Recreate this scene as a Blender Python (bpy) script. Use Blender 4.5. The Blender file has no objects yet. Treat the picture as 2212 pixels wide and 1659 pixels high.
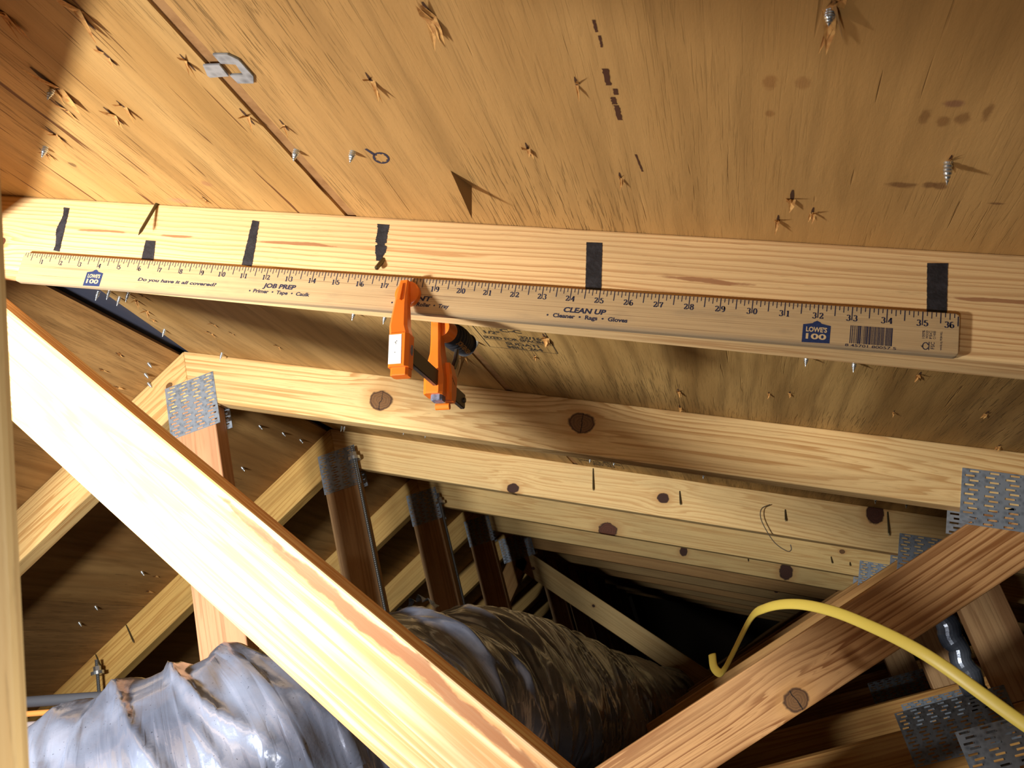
import bpy, bmesh, math, random
from mathutils import Vector, Matrix, noise
from math import sin, cos, pi, radians, atan2, sqrt, exp
D = bpy.data; SC = bpy.context.scene; COL = SC.collection
random.seed(7)

# ------------------------------------------------------------------ camera
CAM = Vector((0.7970, -0.6649, -0.7649))
RX = Vector((0.9328, 0.2512, -0.2561)); DN = Vector((-0.3252, 0.2886, -0.9007)); FW = Vector((-0.1522, 0.9238, 0.3512))
RX.normalize(); FW = (FW - RX * FW.dot(RX)).normalized(); UP = RX.cross(FW) * 1.0
cd = D.cameras.new('camera'); cam = D.objects.new('camera', cd); COL.objects.link(cam)
cd.sensor_width = 36.0; cd.lens = 1796.9 / 2212 * 36; cd.clip_start = 0.005; cd.clip_end = 50
cam.matrix_world = Matrix(((RX.x, UP.x, -FW.x, CAM.x), (RX.y, UP.y, -FW.y, CAM.y), (RX.z, UP.z, -FW.z, CAM.z), (0, 0, 0, 1)))
cd.dof.use_dof = True; cd.dof.focus_distance = 0.95; cd.dof.aperture_fstop = 26
SC.camera = cam
# ------------------------------------------------------------------ world, lamp, exposure
W = D.worlds.new('world'); SC.world = W; W.use_nodes = True
W.node_tree.nodes['Background'].inputs[0].default_value = (0.010, 0.011, 0.014, 1)
W.node_tree.nodes['Background'].inputs[1].default_value = 1.0
LAMP = Vector((-0.005, -0.54, -0.572))
ld = D.lights.new('work_light_lamp', 'SPOT'); ld.energy = 48; ld.color = (1.0, 0.98, 0.91); ld.shadow_soft_size = 0.036
ld.spot_size = math.pi; ld.spot_blend = 1.0
lo = D.objects.new('work_light_lamp', ld); COL.objects.link(lo); lo.location = LAMP + Vector((.042, 0, -.004))
lo.rotation_euler = Vector((.12, .96, .10)).to_track_quat('-Z', 'Y').to_euler()
lb = D.lights.new('work_light_beam', 'SPOT'); lb.energy = 66; lb.color = (1.0, 0.985, 0.93); lb.shadow_soft_size = 0.036; lb.spot_size = radians(104); lb.spot_blend = 1.0
lbo = D.objects.new('work_light_beam', lb); COL.objects.link(lbo); lbo.location = LAMP + Vector((-.052, 0, .006)); lbo.rotation_euler = Vector((.14, .966, .0)).to_track_quat('-Z', 'Y').to_euler()
l2 = D.lights.new('upright_fill_light', 'POINT'); l2.energy = 3.6; l2.color = (1.0, 0.95, 0.85); l2.shadow_soft_size = 0.02  # added fill without a real source, brightens the near upright
lo2 = D.objects.new('upright_fill_light', l2); COL.objects.link(lo2); lo2.location = (0.665, -0.60, -0.93)
SC.view_settings.view_transform = 'Standard'; SC.view_settings.look = 'None'
SC.view_settings.gamma = 1.0; SC.view_settings.exposure = 0.0; SC.view_settings.use_curve_mapping = False

# ------------------------------------------------------------------ helpers
TH = 0.46374; CT, ST = cos(TH), sin(TH); SP = 0.6096

def s2l(c):
    return tuple(((v / 255) / 12.92 if v / 255 <= .04045 else ((v / 255 + .055) / 1.055) ** 2.4) for v in c) + (1,)

def tag(o, label=None, cat=None, group=None, kind=None):
    if label: o['label'] = label
    if cat: o['category'] = cat
    if group: o['group'] = group
    if kind: o['kind'] = kind
    return o

def empty(name, loc=(0, 0, 0)):
    o = D.objects.new(name, None); o.location = loc; o.empty_display_size = .05; COL.objects.link(o); return o

def link(name, me, mats=(), parent=None, M=None):
    o = D.objects.new(name, me); COL.objects.link(o)
    for m in (mats if isinstance(mats, (list, tuple)) else [mats]):
        me.materials.append(m)
    if M is not None: o.matrix_world = M
    if parent is not None:
        o.parent = parent
        o.matrix_parent_inverse = Matrix.Translation(-Vector(parent.location)) if parent.parent is None and parent.type == 'EMPTY' else parent.matrix_world.inverted()
    return o

def pyd(verts, faces):
    me = D.meshes.new('m'); me.from_pydata([tuple(v) for v in verts], [], faces); me.update(); return me

def b2me(bm, smooth=False):
    bmesh.ops.recalc_face_normals(bm, faces=bm.faces)
    me = D.meshes.new('m'); bm.to_mesh(me); bm.free()
    if smooth:
        for f in me.polygons: f.use_smooth = True
    return me

def smooth_angle(me, ang=40):
    for f in me.polygons: f.use_smooth = True
    try: me.set_sharp_from_angle(angle=radians(ang))
    except Exception: pass

def prism(bm, poly, z0, z1):
    a = [bm.verts.new((x, y, z0)) for x, y in poly]; b = [bm.verts.new((x, y, z1)) for x, y in poly]
    n = len(poly); bm.faces.new(a[::-1]); bm.faces.new(b)
    for i in range(n): bm.faces.new((a[i], a[(i + 1) % n], b[(i + 1) % n], b[i]))

def tube(bm, pts, r, n=10, cap=True, flat=None):
    pts = [Vector(p) for p in pts]; rings = []; m = len(pts)
    up = Vector((0, 0, 1)); prev = None
    for i, p in enumerate(pts):
        t = (pts[min(i + 1, m - 1)] - pts[max(i - 1, 0)]).normalized()
        if prev is None:
            a = t.orthogonal().normalized() if flat is None else (Vector(flat) - t * t.dot(Vector(flat))).normalized()
        else:
            a = (prev - t * t.dot(prev)).normalized()
        prev = a; b = t.cross(a)
        rr = r[i] if isinstance(r, (list, tuple)) else r
        ra, rb = rr if isinstance(rr, tuple) else (rr, rr)
        rings.append([bm.verts.new(p + a * cos(2 * pi * k / n) * ra + b * sin(2 * pi * k / n) * rb) for k in range(n)])
    for i in range(m - 1):
        for k in range(n):
            bm.faces.new((rings[i][k], rings[i][(k + 1) % n], rings[i + 1][(k + 1) % n], rings[i + 1][k]))
    if cap: bm.faces.new(rings[0][::-1]); bm.faces.new(rings[-1])

def spline(P, n=12):
    P = [Vector(p) for p in P]; out = []
    Q = [P[0] * 2 - P[1]] + P + [P[-1] * 2 - P[-2]]
    for i in range(1, len(Q) - 2):
        for k in range(n):
            t = k / n; a, b, c, d = Q[i - 1], Q[i], Q[i + 1], Q[i + 2]
            out.append(0.5 * ((2 * b) + (c - a) * t + (2 * a - 5 * b + 4 * c - d) * t * t + (3 * b - a - 3 * c + d) * t ** 3))
    out.append(P[-1]); return out

# local frame lying in a plane parallel to the trusses: x along the board, y up across it, z toward the near side (-Y)
def frame_t(x, y, z, ang):
    c, s = cos(ang), sin(ang)
    return Matrix(((c, -s, 0, x), (0, 0, -1, y), (s, c, 0, z), (0, 0, 0, 1)))
# roof frames: x = distance down the slope, y = world Y, z = outward normal
ROOF_R = Matrix(((CT, 0, ST, 0), (0, 1, 0, 0), (-ST, 0, CT, 0), (0, 0, 0, 1)))
ROOF_L = Matrix(((-CT, 0, -ST, 0), (0, -1, 0, 0), (-ST, 0, CT, 0), (0, 0, 0, 1)))   # x down the left slope, y = -Y

# ------------------------------------------------------------------ node material helpers
class NT:
    def __init__(s, name):
        s.m = D.materials.new(name); s.m.use_nodes = True; s.t = s.m.node_tree; s.b = s.t.nodes['Principled BSDF']
    def n(s, typ, **kw):
        nd = s.t.nodes.new(typ)
        for k, v in kw.items(): setattr(nd, k, v)
        return nd
    def set(s, sock, v):
        if isinstance(v, bpy.types.NodeSocket): s.t.links.new(v, sock)
        else: sock.default_value = v
    def math(s, op, a, b=0.0, c=None, clamp=False):
        nd = s.n('ShaderNodeMath', operation=op); nd.use_clamp = clamp
        s.set(nd.inputs[0], a); s.set(nd.inputs[1], b)
        if c is not None: s.set(nd.inputs[2], c)
        return nd.outputs[0]
    def coord(s):
        tc = s.n('ShaderNodeTexCoord'); sp = s.n('ShaderNodeSeparateXYZ'); s.t.links.new(tc.outputs['Object'], sp.inputs[0])
        return tc.outputs['Object'], sp.outputs[0], sp.outputs[1], sp.outputs[2]
    def vec(s, x, y, z):
        c = s.n('ShaderNodeCombineXYZ'); s.set(c.inputs[0], x); s.set(c.inputs[1], y); s.set(c.inputs[2], z); return c.outputs[0]
    def noise(s, vec, sc=(1, 1, 1), seed=0.0, detail=2.0, rough=.5, scale=1.0, dist=0.0):
        mp = s.n('ShaderNodeMapping'); s.set(mp.inputs['Vector'], vec); mp.inputs['Scale'].default_value = sc
        mp.inputs['Location'].default_value = (seed * 1.37, seed * 2.11, seed * .73)
        nz = s.n('ShaderNodeTexNoise'); nz.inputs['Scale'].default_value = scale; nz.inputs['Detail'].default_value = detail
        nz.inputs['Roughness'].default_value = rough; nz.inputs['Distortion'].default_value = dist
        s.t.links.new(mp.outputs[0], nz.inputs['Vector']); return nz.outputs['Fac']
    def ramp(s, fac, stops, interp='LINEAR'):
        r = s.n('ShaderNodeValToRGB'); r.color_ramp.interpolation = interp; e = r.color_ramp.elements
        while len(e) < len(stops): e.new(.5)
        for i, (p, c) in enumerate(stops):
            e[i].position = p; e[i].color = c if len(c) == 4 else tuple(c) + (1,)
        s.set(r.inputs[0], fac); return r.outputs[0]
    def step(s, fac, a, b):
        mr = s.n('ShaderNodeMapRange'); mr.interpolation_type = 'SMOOTHSTEP'
        s.set(mr.inputs[0], fac); mr.inputs[1].default_value = a; mr.inputs[2].default_value = b
        mr.inputs[3].default_value = 0; mr.inputs[4].default_value = 1; return mr.outputs[0]
    def mix(s, f, a, b, typ='MIX'):
        nd = s.n('ShaderNodeMix', data_type='RGBA', blend_type=typ); s.set(nd.inputs[0], f); s.set(nd.inputs[6], a); s.set(nd.inputs[7], b)
        return nd.outputs[2]
    def bump(s, h, strength=.3, dist=.001):
        b = s.n('ShaderNodeBump'); b.inputs['Strength'].default_value = strength; b.inputs['Distance'].default_value = dist
        s.set(b.inputs['Height'], h); s.t.links.new(b.outputs[0], s.b.inputs['Normal']); return b

_wc = [0]
def wood(light, dark, ringw=.006, depth=.03, off=0.0, contrast=.55, wob=.03, knots=(), streaks=(), heart=None, seed=None, cv=1.6):
    """knots: (x, y, radius, kind) on the near face in the board's own frame"""
    _wc[0] += 1; seed = seed if seed is not None else _wc[0] * 3.17
    T = NT('pine_%d' % _wc[0]); co, X, Y, Z = T.coord()
    y = Y
    for (kx, ky, kr, kk) in knots:
        dx = T.math('MULTIPLY', T.math('SUBTRACT', X, kx), 1 / (kr * 3.6)); dyy = T.math('SUBTRACT', Y, ky); dy = T.math('MULTIPLY', dyy, 1 / (kr * 2.4))
        e = T.math('ADD', T.math('MULTIPLY', dx, dx), T.math('MULTIPLY', dy, dy))
        w = T.math('MULTIPLY', T.math('EXPONENT', T.math('MULTIPLY', e, -1.0)), .88)
        y = T.math('SUBTRACT', y, T.math('MULTIPLY', dyy, w))
    n1 = T.noise(co, (1.6, 5, 5), seed, 1.5); n2 = T.noise(co, (9, 40, 40), seed + 5, 2)
    y = T.math('ADD', y, T.math('MULTIPLY', T.math('SUBTRACT', n1, .5), wob))
    y = T.math('ADD', y, T.math('MULTIPLY', T.math('SUBTRACT', n2, .5), .006))
    n3 = T.noise(co, (1.1, 0.3, 0.3), seed + 11, 1)
    yc = T.math('SUBTRACT', y, off)
    zc = T.math('ADD', T.math('SUBTRACT', Z, -depth), T.math('MULTIPLY', T.math('SUBTRACT', n3, .5), depth * cv))
    r = T.math('SQRT', T.math('ADD', T.math('MULTIPLY', yc, yc), T.math('MULTIPLY', zc, zc)))
    r = T.math('ADD', r, T.math('MULTIPLY', T.math('SUBTRACT', T.noise(co, (.9, 85, 85), seed + 17, 2), .5), ringw * 2.6))
    ring = T.math('FRACT', T.math('DIVIDE', r, ringw))
    late = T.ramp(ring, [(0.0, (.2, .2, .2)), (.12, (.0, .0, .0)), (.5, (.10, .10, .10)), (.74, (.75, .75, .75)), (.88, (1, 1, 1)), (.95, (.95, .95, .95)), (1.0, (.2, .2, .2))])
    ring2 = T.math('FRACT', T.math('ADD', T.math('DIVIDE', r, ringw * .37), T.math('MULTIPLY', n2, 1.5)))
    late = T.math('MAXIMUM', late, T.math('MULTIPLY', T.ramp(ring2, [(0, (0, 0, 0)), (.5, (0, 0, 0)), (.85, (1, 1, 1)), (1, (0, 0, 0))]), .38))
    fib = T.noise(co, (14, 700, 700), seed + 2, 2, .6); fac = T.math('MULTIPLY', late, T.math('ADD', contrast * .85, T.math('MULTIPLY', fib, contrast * .7)))
    col = T.mix(fac, s2l(light), s2l(dark))
    mott = T.noise(co, (5, 22, 22), seed + 3, 3)
    col = T.mix(T.step(mott, .35, .75), col, T.mix(.55, col, s2l(tuple(c * .86 for c in light)), 'MIX'))
    if heart:
        hm = T.noise(co, (1.2, 14, 14), seed + 8, 2)
        col = T.mix(T.math('MULTIPLY', T.step(hm, .5, .62), .8), col, T.mix(T.math('MULTIPLY', late, .5), s2l(heart), s2l(tuple(c * .62 for c in heart))))
    fl = T.noise(co, (30, 400, 400), seed + 9, 3, .7)
    col = T.mix(T.math('MULTIPLY', T.step(fl, .58, .72), .25), col, s2l(tuple(c * .66 for c in dark)))
    h = T.math('SUBTRACT', T.math('MULTIPLY', late, .5), T.math('MULTIPLY', fl, .8))
    for (kx, ky, kr, kk) in knots:
        dx = T.math('MULTIPLY', T.math('SUBTRACT', X, kx), 1 / kr); dy = T.math('MULTIPLY', T.math('SUBTRACT', Y, ky), 1 / (kr * (.8 if kk != 'tall' else 1.25)))
        dd = T.math('SQRT', T.math('ADD', T.math('MULTIPLY', dx, dx), T.math('MULTIPLY', dy, dy)))
        nn = T.noise(co, (90, 90, 90), seed + kx, 2); dn = T.math('ADD', dd, T.math('MULTIPLY', T.math('SUBTRACT', nn, .5), .5))
        kring = T.math('FRACT', T.math('MULTIPLY', dn, 4.0))
        kc = {'dark': (70, 38, 26), 'red': (112, 62, 40), 'brown': (128, 90, 54), 'tall': (80, 44, 30)}[kk]
        inner = T.mix(T.math('MULTIPLY', kring, .55), s2l(kc), s2l(tuple(c * .55 for c in kc)))
        halo = T.math('SUBTRACT', 1.0, T.step(dn, 1.0, 2.4))
        col = T.mix(T.math('MULTIPLY', halo, .6), col, s2l((200, 150, 92)))
        rim = T.math('MULTIPLY', T.step(dn, .78, .95), T.math('SUBTRACT', 1.0, T.step(dn, .98, 1.15)))
        col = T.mix(T.math('SUBTRACT', 1.0, T.step(dn, .92, 1.05)), col, inner)
        col = T.mix(T.math('MULTIPLY', rim, .7), col, s2l((52, 26, 18)))
        # split across the knot
        ck = T.math('ABSOLUTE', T.math('ADD', T.math('SUBTRACT', X, kx), T.math('MULTIPLY', T.math('SUBTRACT', nn, .5), .008)))
        if kr > .01 and kk == 'brown':
            cm = T.math('MULTIPLY', T.math('SUBTRACT', 1.0, T.step(ck, .0003, .0011)), T.math('SUBTRACT', 1.0, T.step(dd, .95, 1.1)))
            col = T.mix(cm, col, s2l((30, 18, 12)))
    for (sx, sy, lx, ly) in streaks:
        n4 = T.noise(co, (60, 180, 180), seed + sx * 7, 3, .6)
        dx = T.math('DIVIDE', T.math('SUBTRACT', X, sx), lx); dy = T.math('DIVIDE', T.math('SUBTRACT', Y, sy), ly)
        dy = T.math('ADD', dy, T.math('MULTIPLY', T.math('SUBTRACT', T.noise(co, (18, 1, 1), seed + 21, 1), .5), 2.2))
        e = T.math('ADD', T.math('SQRT', T.math('ADD', T.math('MULTIPLY', dx, dx), T.math('MULTIPLY', dy, dy))), T.math('MULTIPLY', T.math('SUBTRACT', n4, .5), 1.1))
        col = T.mix(T.math('MULTIPLY', T.math('SUBTRACT', 1.0, T.step(e, .75, 1.15)), .8), col, s2l((150, 96, 62)))
    T.set(T.b.inputs['Base Color'], col)
    T.b.inputs['Roughness'].default_value = .62; T.b.inputs['Specular IOR Level'].default_value = .3
    T.bump(h, .35, .0006)
    return T.m

def plain(name, c, rough=.5, metal=0.0, spec=.5, nscale=None, nstr=.2, c2=None, ns2=60):
    T = NT(name); co, X, Y, Z = T.coord()
    if c2:
        T.set(T.b.inputs['Base Color'], T.mix(T.step(T.noise(co, (1, 1, 1), 1, 4, .6, ns2), .4, .65), s2l(c), s2l(c2)))
    else: T.b.inputs['Base Color'].default_value = s2l(c)
    T.b.inputs['Roughness'].default_value = rough; T.b.inputs['Metallic'].default_value = metal; T.b.inputs['Specular IOR Level'].default_value = spec
    if nscale: T.bump(T.noise(co, (1, 1, 1), 2, 3, .5, nscale), nstr, .002)
    return T.m

def plywood(base, dark, seed, fine=1.0, tears=.5, waves=0.0, stains=(), split=None, tt=.70):
    T = NT('plywood_%d' % int(seed)); co, X, Y, Z = T.coord()
    big = T.noise(co, (9, 1.1, 1), seed, 3, .55, 1, .6); med = T.noise(co, (55, 5, 1), seed + 1, 3, .6, 1, .3)
    col = T.mix(T.step(big, .3, .72), s2l(base), s2l(dark))
    col = T.mix(T.math('MULTIPLY', T.step(med, .45, .75), .4), col, s2l(tuple(c * .8 for c in dark)))
    # annual-ring lines of the rotary-cut veneer, warped
    yy = T.math('ADD', X, T.math('MULTIPLY', T.math('SUBTRACT', T.noise(co, (4, 1.6, 1), seed + 4, 2), .5), .10))
    rg = T.math('FRACT', T.math('MULTIPLY', yy, 24.0)); rl = T.ramp(rg, [(0, (0, 0, 0)), (.6, (.15, .15, .15)), (.85, (1, 1, 1)), (1, (0, 0, 0))])
    col = T.mix(T.math('MULTIPLY', rl, .16 + waves * .5), col, s2l(tuple(c * .74 for c in dark)))
    # rough lathe checks: short strokes along the grain
    ck = T.noise(co, (520, 17, 1), seed + 6, 3, .65, 1, .5); ckm = T.step(ck, .53, .66)
    area = T.step(T.noise(co, (7, 3, 1), seed + 9, 1), .38, .6)
    ckm = T.math('MULTIPLY', ckm, T.math('ADD', .2, T.math('MULTIPLY', area, .8)))
    if split: ckm = T.math('MULTIPLY', ckm, T.math('SUBTRACT', 1.0, T.math('MULTIPLY', T.step(X, split, split + .02), .75)))
    col = T.mix(T.math('MULTIPLY', ckm, .38 * fine), col, s2l(tuple(c * .5 for c in dark)))
    tr = T.noise(co, (190, 6.5, 1), seed + 13, 2, .5, 1, .5); trm = T.step(tr, tt, tt + .05)
    col = T.mix(T.math('MULTIPLY', trm, tears), col, s2l((96, 58, 30)))
    fl = T.noise(co, (260, 60, 1), seed + 15, 3, .7)
    h = T.math('ADD', T.math('ADD', T.math('MULTIPLY', ckm, 1.0), T.math('MULTIPLY', trm, 1.4)), T.math('MULTIPLY', fl, -.5))
    for (sx, sy, rx, ry, c) in stains:
        dx = T.math('DIVIDE', T.math('SUBTRACT', X, sx), rx); dy = T.math('DIVIDE', T.math('SUBTRACT', Y, sy), ry)
        nn = T.noise(co, (170, 170, 1), seed + sx * 9, 3, .6)
        e = T.math('ADD', T.math('SQRT', T.math('ADD', T.math('MULTIPLY', dx, dx), T.math('MULTIPLY', dy, dy))), T.math('MULTIPLY', T.math('SUBTRACT', nn, .5), 1.1))
        col = T.mix(T.math('MULTIPLY', T.math('SUBTRACT', 1.0, T.step(e, .5, 1.2)), .62), col, s2l(c))
    T.set(T.b.inputs['Base Color'], col); T.b.inputs['Roughness'].default_value = .7; T.b.inputs['Specular IOR Level'].default_value = .2
    T.bump(h, .6, -.0009)
    return T.m

STEEL = None
def make_steel():
    T = NT('galvanised_steel'); co, X, Y, Z = T.coord()
    v = T.n('ShaderNodeTexVoronoi'); v.inputs['Scale'].default_value = 140; T.t.links.new(co, v.inputs['Vector'])
    g = T.noise(co, (1, 1, 1), 3, 3, .6, 45)
    f = T.math('ADD', T.math('MULTIPLY', T.n('ShaderNodeRGBToBW').outputs[0] if False else v.outputs['Distance'], .9), T.math('MULTIPLY', g, .7))
    T.set(T.b.inputs['Base Color'], T.ramp(f, [(.2, s2l((110, 120, 134))), (.9, s2l((168, 180, 196)))]))
    T.b.inputs['Metallic'].default_value = .6; T.b.inputs['Roughness'].default_value = .45
    T.bump(g, .2, .0006); return T.m
STEEL = make_steel()
ZINC = plain('zinc_screw', (205, 215, 225), .25, .85)
DARKSTEEL = plain('dark_steel', (96, 88, 66), .4, .8)
BLACKPAINT = plain('black_paint', (24, 22, 28), .7, nscale=300, nstr=.3, c2=(42, 40, 46), ns2=90)
INK = plain('blue_black_ink', (26, 30, 58), .6)
LOGOBLUE = plain('logo_blue', (20, 38, 82), .6, c2=(30, 50, 94), ns2=900)
PLYINK = plain('stamp_ink', (58, 46, 28), .8)
CHIP = plain('torn_veneer', (206, 158, 92), .8, c2=(176, 122, 64), ns2=200)
TEAR = plain('torn_hole', (70, 42, 22), .9)
ORANGE = plain('orange_enamel', (244, 122, 34), .33, spec=.6)
WHITE = plain('white_sticker', (236, 236, 232), .5)
GREYTAB = plain('grey_plastic', (116, 120, 142), .45, c2=(90, 94, 112), ns2=300)
BARM = plain('dark_bar_steel', (84, 76, 70), .38, .6)
RUBBER = plain('black_rubber_grip', (30, 31, 36), .55, spec=.4)
YELLOW = plain('yellow_cable_jacket', (200, 178, 80), .42, spec=.45)

# ------------------------------------------------------------------ boards
def board(name, x, yn, z, ang, poly, thick, mat, parent=None, bev=.0022):
    bm = bmesh.new(); prism(bm, poly, -thick, 0)
    if bev:
        bmesh.ops.bevel(bm, geom=[e for e in bm.edges if e.calc_length() > .03], offset=bev, segments=2, affect='EDGES', profile=.5)
    me = b2me(bm)
    return link(name, me, mat, parent, frame_t(x, yn, z, ang))

W2 = .0889; TK = .0381
def chord_r(k, mat, parent, L=2.35):
    return board('top_chord', 0, k * SP, 0, -TH, [(0, 0), (L, 0), (L, -W2), (-W2 * math.tan(TH), -W2)][0:4] if False else [(0, 0), (L, 0), (L, -W2), (W2 * math.tan(TH), -W2)], TK, mat, parent)
def chord_l(k, mat, parent, L=2.35):
    return board('top_chord', 0, k * SP, 0, TH, [(0, 0), (-W2 * math.tan(TH), -W2), (-L, -W2), (-L, 0)], TK, mat, parent)

# nail plate with real slots: w across (local x), h up (local y); origin at its lower left corner
def plate_mesh(w, h, colp=.0262, pitch=.0066, sl=.0125, sh=.0029, th=.0011):
    nc = max(1, int(round(w / colp))); nr = max(2, int(round(h / pitch))); cw = w / nc; rh = h / nr
    bm = bmesh.new()
    def box(x0, y0, x1, y1):
        prism(bm, [(x0, y0), (x1, y0), (x1, y1), (x0, y1)], 0, th)
    for c in range(nc):
        x0 = c * cw
        for r_ in range(nr):
            y0 = r_ * rh; sx = x0 + (cw - sl) / 2 + (.0026 if r_ % 2 else -.0026); sy = y0 + (rh - sh) / 2
            box(x0, y0, x0 + cw, sy) ; box(x0, sy + sh, x0 + cw, y0 + rh)
            box(x0, sy, sx, sy + sh); box(sx + sl, sy, x0 + cw, sy + sh)
            # rolled root of the punched tooth at one end of the slot
            tx = sx + sl - .0006; q = .0014
            vs = [bm.verts.new(p) for p in ((tx, sy, th), (tx + q * 1.3, sy, th), (tx + q * 1.3, sy + sh, th), (tx, sy + sh, th), (tx + .0002, sy + sh / 2, th + .0012))]
            for a, b in ((0, 1), (1, 2), (2, 3), (3, 0)): bm.faces.new((vs[a], vs[b], vs[4]))
    return b2me(bm)
PL = {}
def plate(name, w, h, x, yn, z, parent, ang=0.0, fine=False, mat=None):
    key = (round(w, 3), round(h, 3), fine)
    if key not in PL:
        PL[key] = plate_mesh(w, h, .0262 if not fine else .0262, .0066); PL[key].materials.append(STEEL)
    o = D.objects.new(name, PL[key]); COL.objects.link(o); o.matrix_world = frame_t(x, yn, z, ang)
    if mat:
        o.material_slots[0].link = 'OBJECT'; o.material_slots[0].material = mat
    if parent is not None:
        o.parent = parent; o.matrix_parent_inverse = Matrix.Translation(-Vector(parent.location))
    return o

# ------------------------------------------------------------------ roof sheathing and shell (structure)
def sheet(name, M, s0, s1, y0, y1, mat, z=0.0, th=.0125, parent=None, kind='structure'):
    bm = bmesh.new()
    prism(bm, [(s0, y0), (s1, y0), (s1, y1), (s0, y1)], z, z + th)
    o = link(name, b2me(bm), mat, None, M)
    if parent is not None:
        o.parent = parent; o.matrix_parent_inverse = parent.matrix_world.inverted()
    elif kind: o['kind'] = kind
    return o
ST_DARK = (92, 54, 34)
stainsB = [(1.127, -.0976, .011, .0042, ST_DARK), (1.145, -.0985, .006, .0045, ST_DARK), (1.152, -.0985, .005, .0055, ST_DARK),
           (1.140, -.193, .006, .004, (120, 76, 62)), (1.127, -.180, .0035, .008, (120, 82, 46)), (1.148, -.178, .0045, .007, (118, 80, 46)), (1.138, -.175, .004, .006, (124, 84, 48)),
           (1.160, -.186, .003, .010, (118, 80, 46)), (1.035, -.212, .0045, .008, (146, 100, 56)), (1.054, -.212, .005, .006, (150, 106, 62)), (1.036, -.180, .003, .004, (142, 96, 52)),
           (1.192, -.0775, .006, .0015, (90, 50, 36))]
PA = plywood((192, 154, 98), (166, 126, 72), 11, 1.0, .95, 0, [(.5144, -.0496, .006, .0055, (150, 104, 74)), (.455, -.010, .016, .006, (172, 124, 92)), (.375, -.075, .004, .005, (60, 34, 22))], None, .66)
PB = plywood((190, 148, 92), (172, 130, 76), 23, 1.5, .25, 0, stainsB, .925)
PC = plywood((190, 154, 100), (160, 122, 70), 37, .5, .2, .2)
PD = plywood((190, 154, 96), (140, 106, 58), 41, 1.3, .1, .55)
PE = plywood((186, 146, 92), (148, 106, 60), 53, .5, .3, .3)
PF = plywood((172, 132, 84), (142, 104, 62), 67, .6, .3, .3)
YB = [-1.6, .019, 2.457, 4.9, 7.9]
SH = .0085
STRIP = plain('dark_ply_edge', (156, 116, 72), .75, c2=(140, 100, 58), ns2=70)  # bevelled panel edge along the seam, darker orange than the face
roofA = sheet('ceiling', ROOF_R, .012, .6405, YB[0], YB[1] - .001, PA)
sheet('panel_edge', ROOF_R, .6405, .6525, YB[0], YB[1] - .001, STRIP, z=.0022, th=.009, parent=roofA)
roofB = sheet('ceiling', ROOF_R, .6535, 1.873, YB[0], YB[1] - .001, PB)
bm = bmesh.new(); prism(bm, [(.138, YB[1]), (.6405, YB[1]), (.6405, YB[2] - .001), (.012, YB[2] - .001), (.012, .61)], 0, .0125)
roofC = link('ceiling', b2me(bm), PC, None, ROOF_R); roofC['kind'] = 'structure'
sheet('panel_edge', ROOF_R, .6405, .6525, YB[1], YB[2] - .001, STRIP, z=.0022, th=.009, parent=roofC)
roofD = sheet('ceiling', ROOF_R, .6535, 1.873, YB[1], YB[2] - .001, PD)
for a, b in ((2, 3), (3, 4)):
    sheet('ceiling', ROOF_R, .012, .652, YB[a], YB[b] - .001, PC); sheet('ceiling', ROOF_R, .6535, 1.873, YB[a], YB[b] - .001, PF)
sheet('ceiling', ROOF_R, 1.875, 2.6, YB[0], YB[4], PF)
roofL = sheet('ceiling', ROOF_L, .010, .652, -2.9, 1.6, PE)
roofL2 = sheet('ceiling', ROOF_L, .6535, 1.873, -2.9, 1.6, PF)
sheet('ceiling', ROOF_L, .010, 1.873, -7.9, -2.901, PF); sheet('ceiling', ROOF_L, 1.875, 2.6, -7.9, 1.6, PF)
FELT = plain('black_underlayment', (58, 62, 78), .55, nscale=60, nstr=.2)
bm = bmesh.new(); prism(bm, [(-.19, -1.6), (.19, -1.6), (.19, 7.9), (-.19, 7.9)], 0, .004)
me = b2me(bm); o = link('ceiling_underlayment', me, FELT, None, Matrix.Translation((0, 0, .012))); o['kind'] = 'structure'
DUST = plain('dusty_insulation', (70, 62, 54), .95, nscale=30, nstr=1.0, c2=(48, 42, 38), ns2=12)
bm = bmesh.new(); prism(bm, [(-2.5, -1.6), (2.5, -1.6), (2.5, 7.9), (-2.5, 7.9)], -1.16, -1.11)
o = link('floor', b2me(bm), DUST); o['kind'] = 'structure'
WALLM = plain('gable_board', (66, 56, 46), .9)
for nm, y0, y1 in (('wall_back', 7.9, 7.93), ('wall_front', -1.63, -1.6)):
    bm = bmesh.new(); prism(bm, [(-2.6, -1.3), (2.6, -1.3), (2.6, -1.15), (0, .15), (-2.6, -1.15)], -y1, -y0)
    o = link(nm, b2me(bm), WALLM, None, Matrix(((1, 0, 0, 0), (0, 0, -1, 0), (0, 1, 0, 0), (0, 0, 0, 1)))); o['kind'] = 'structure'

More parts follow.
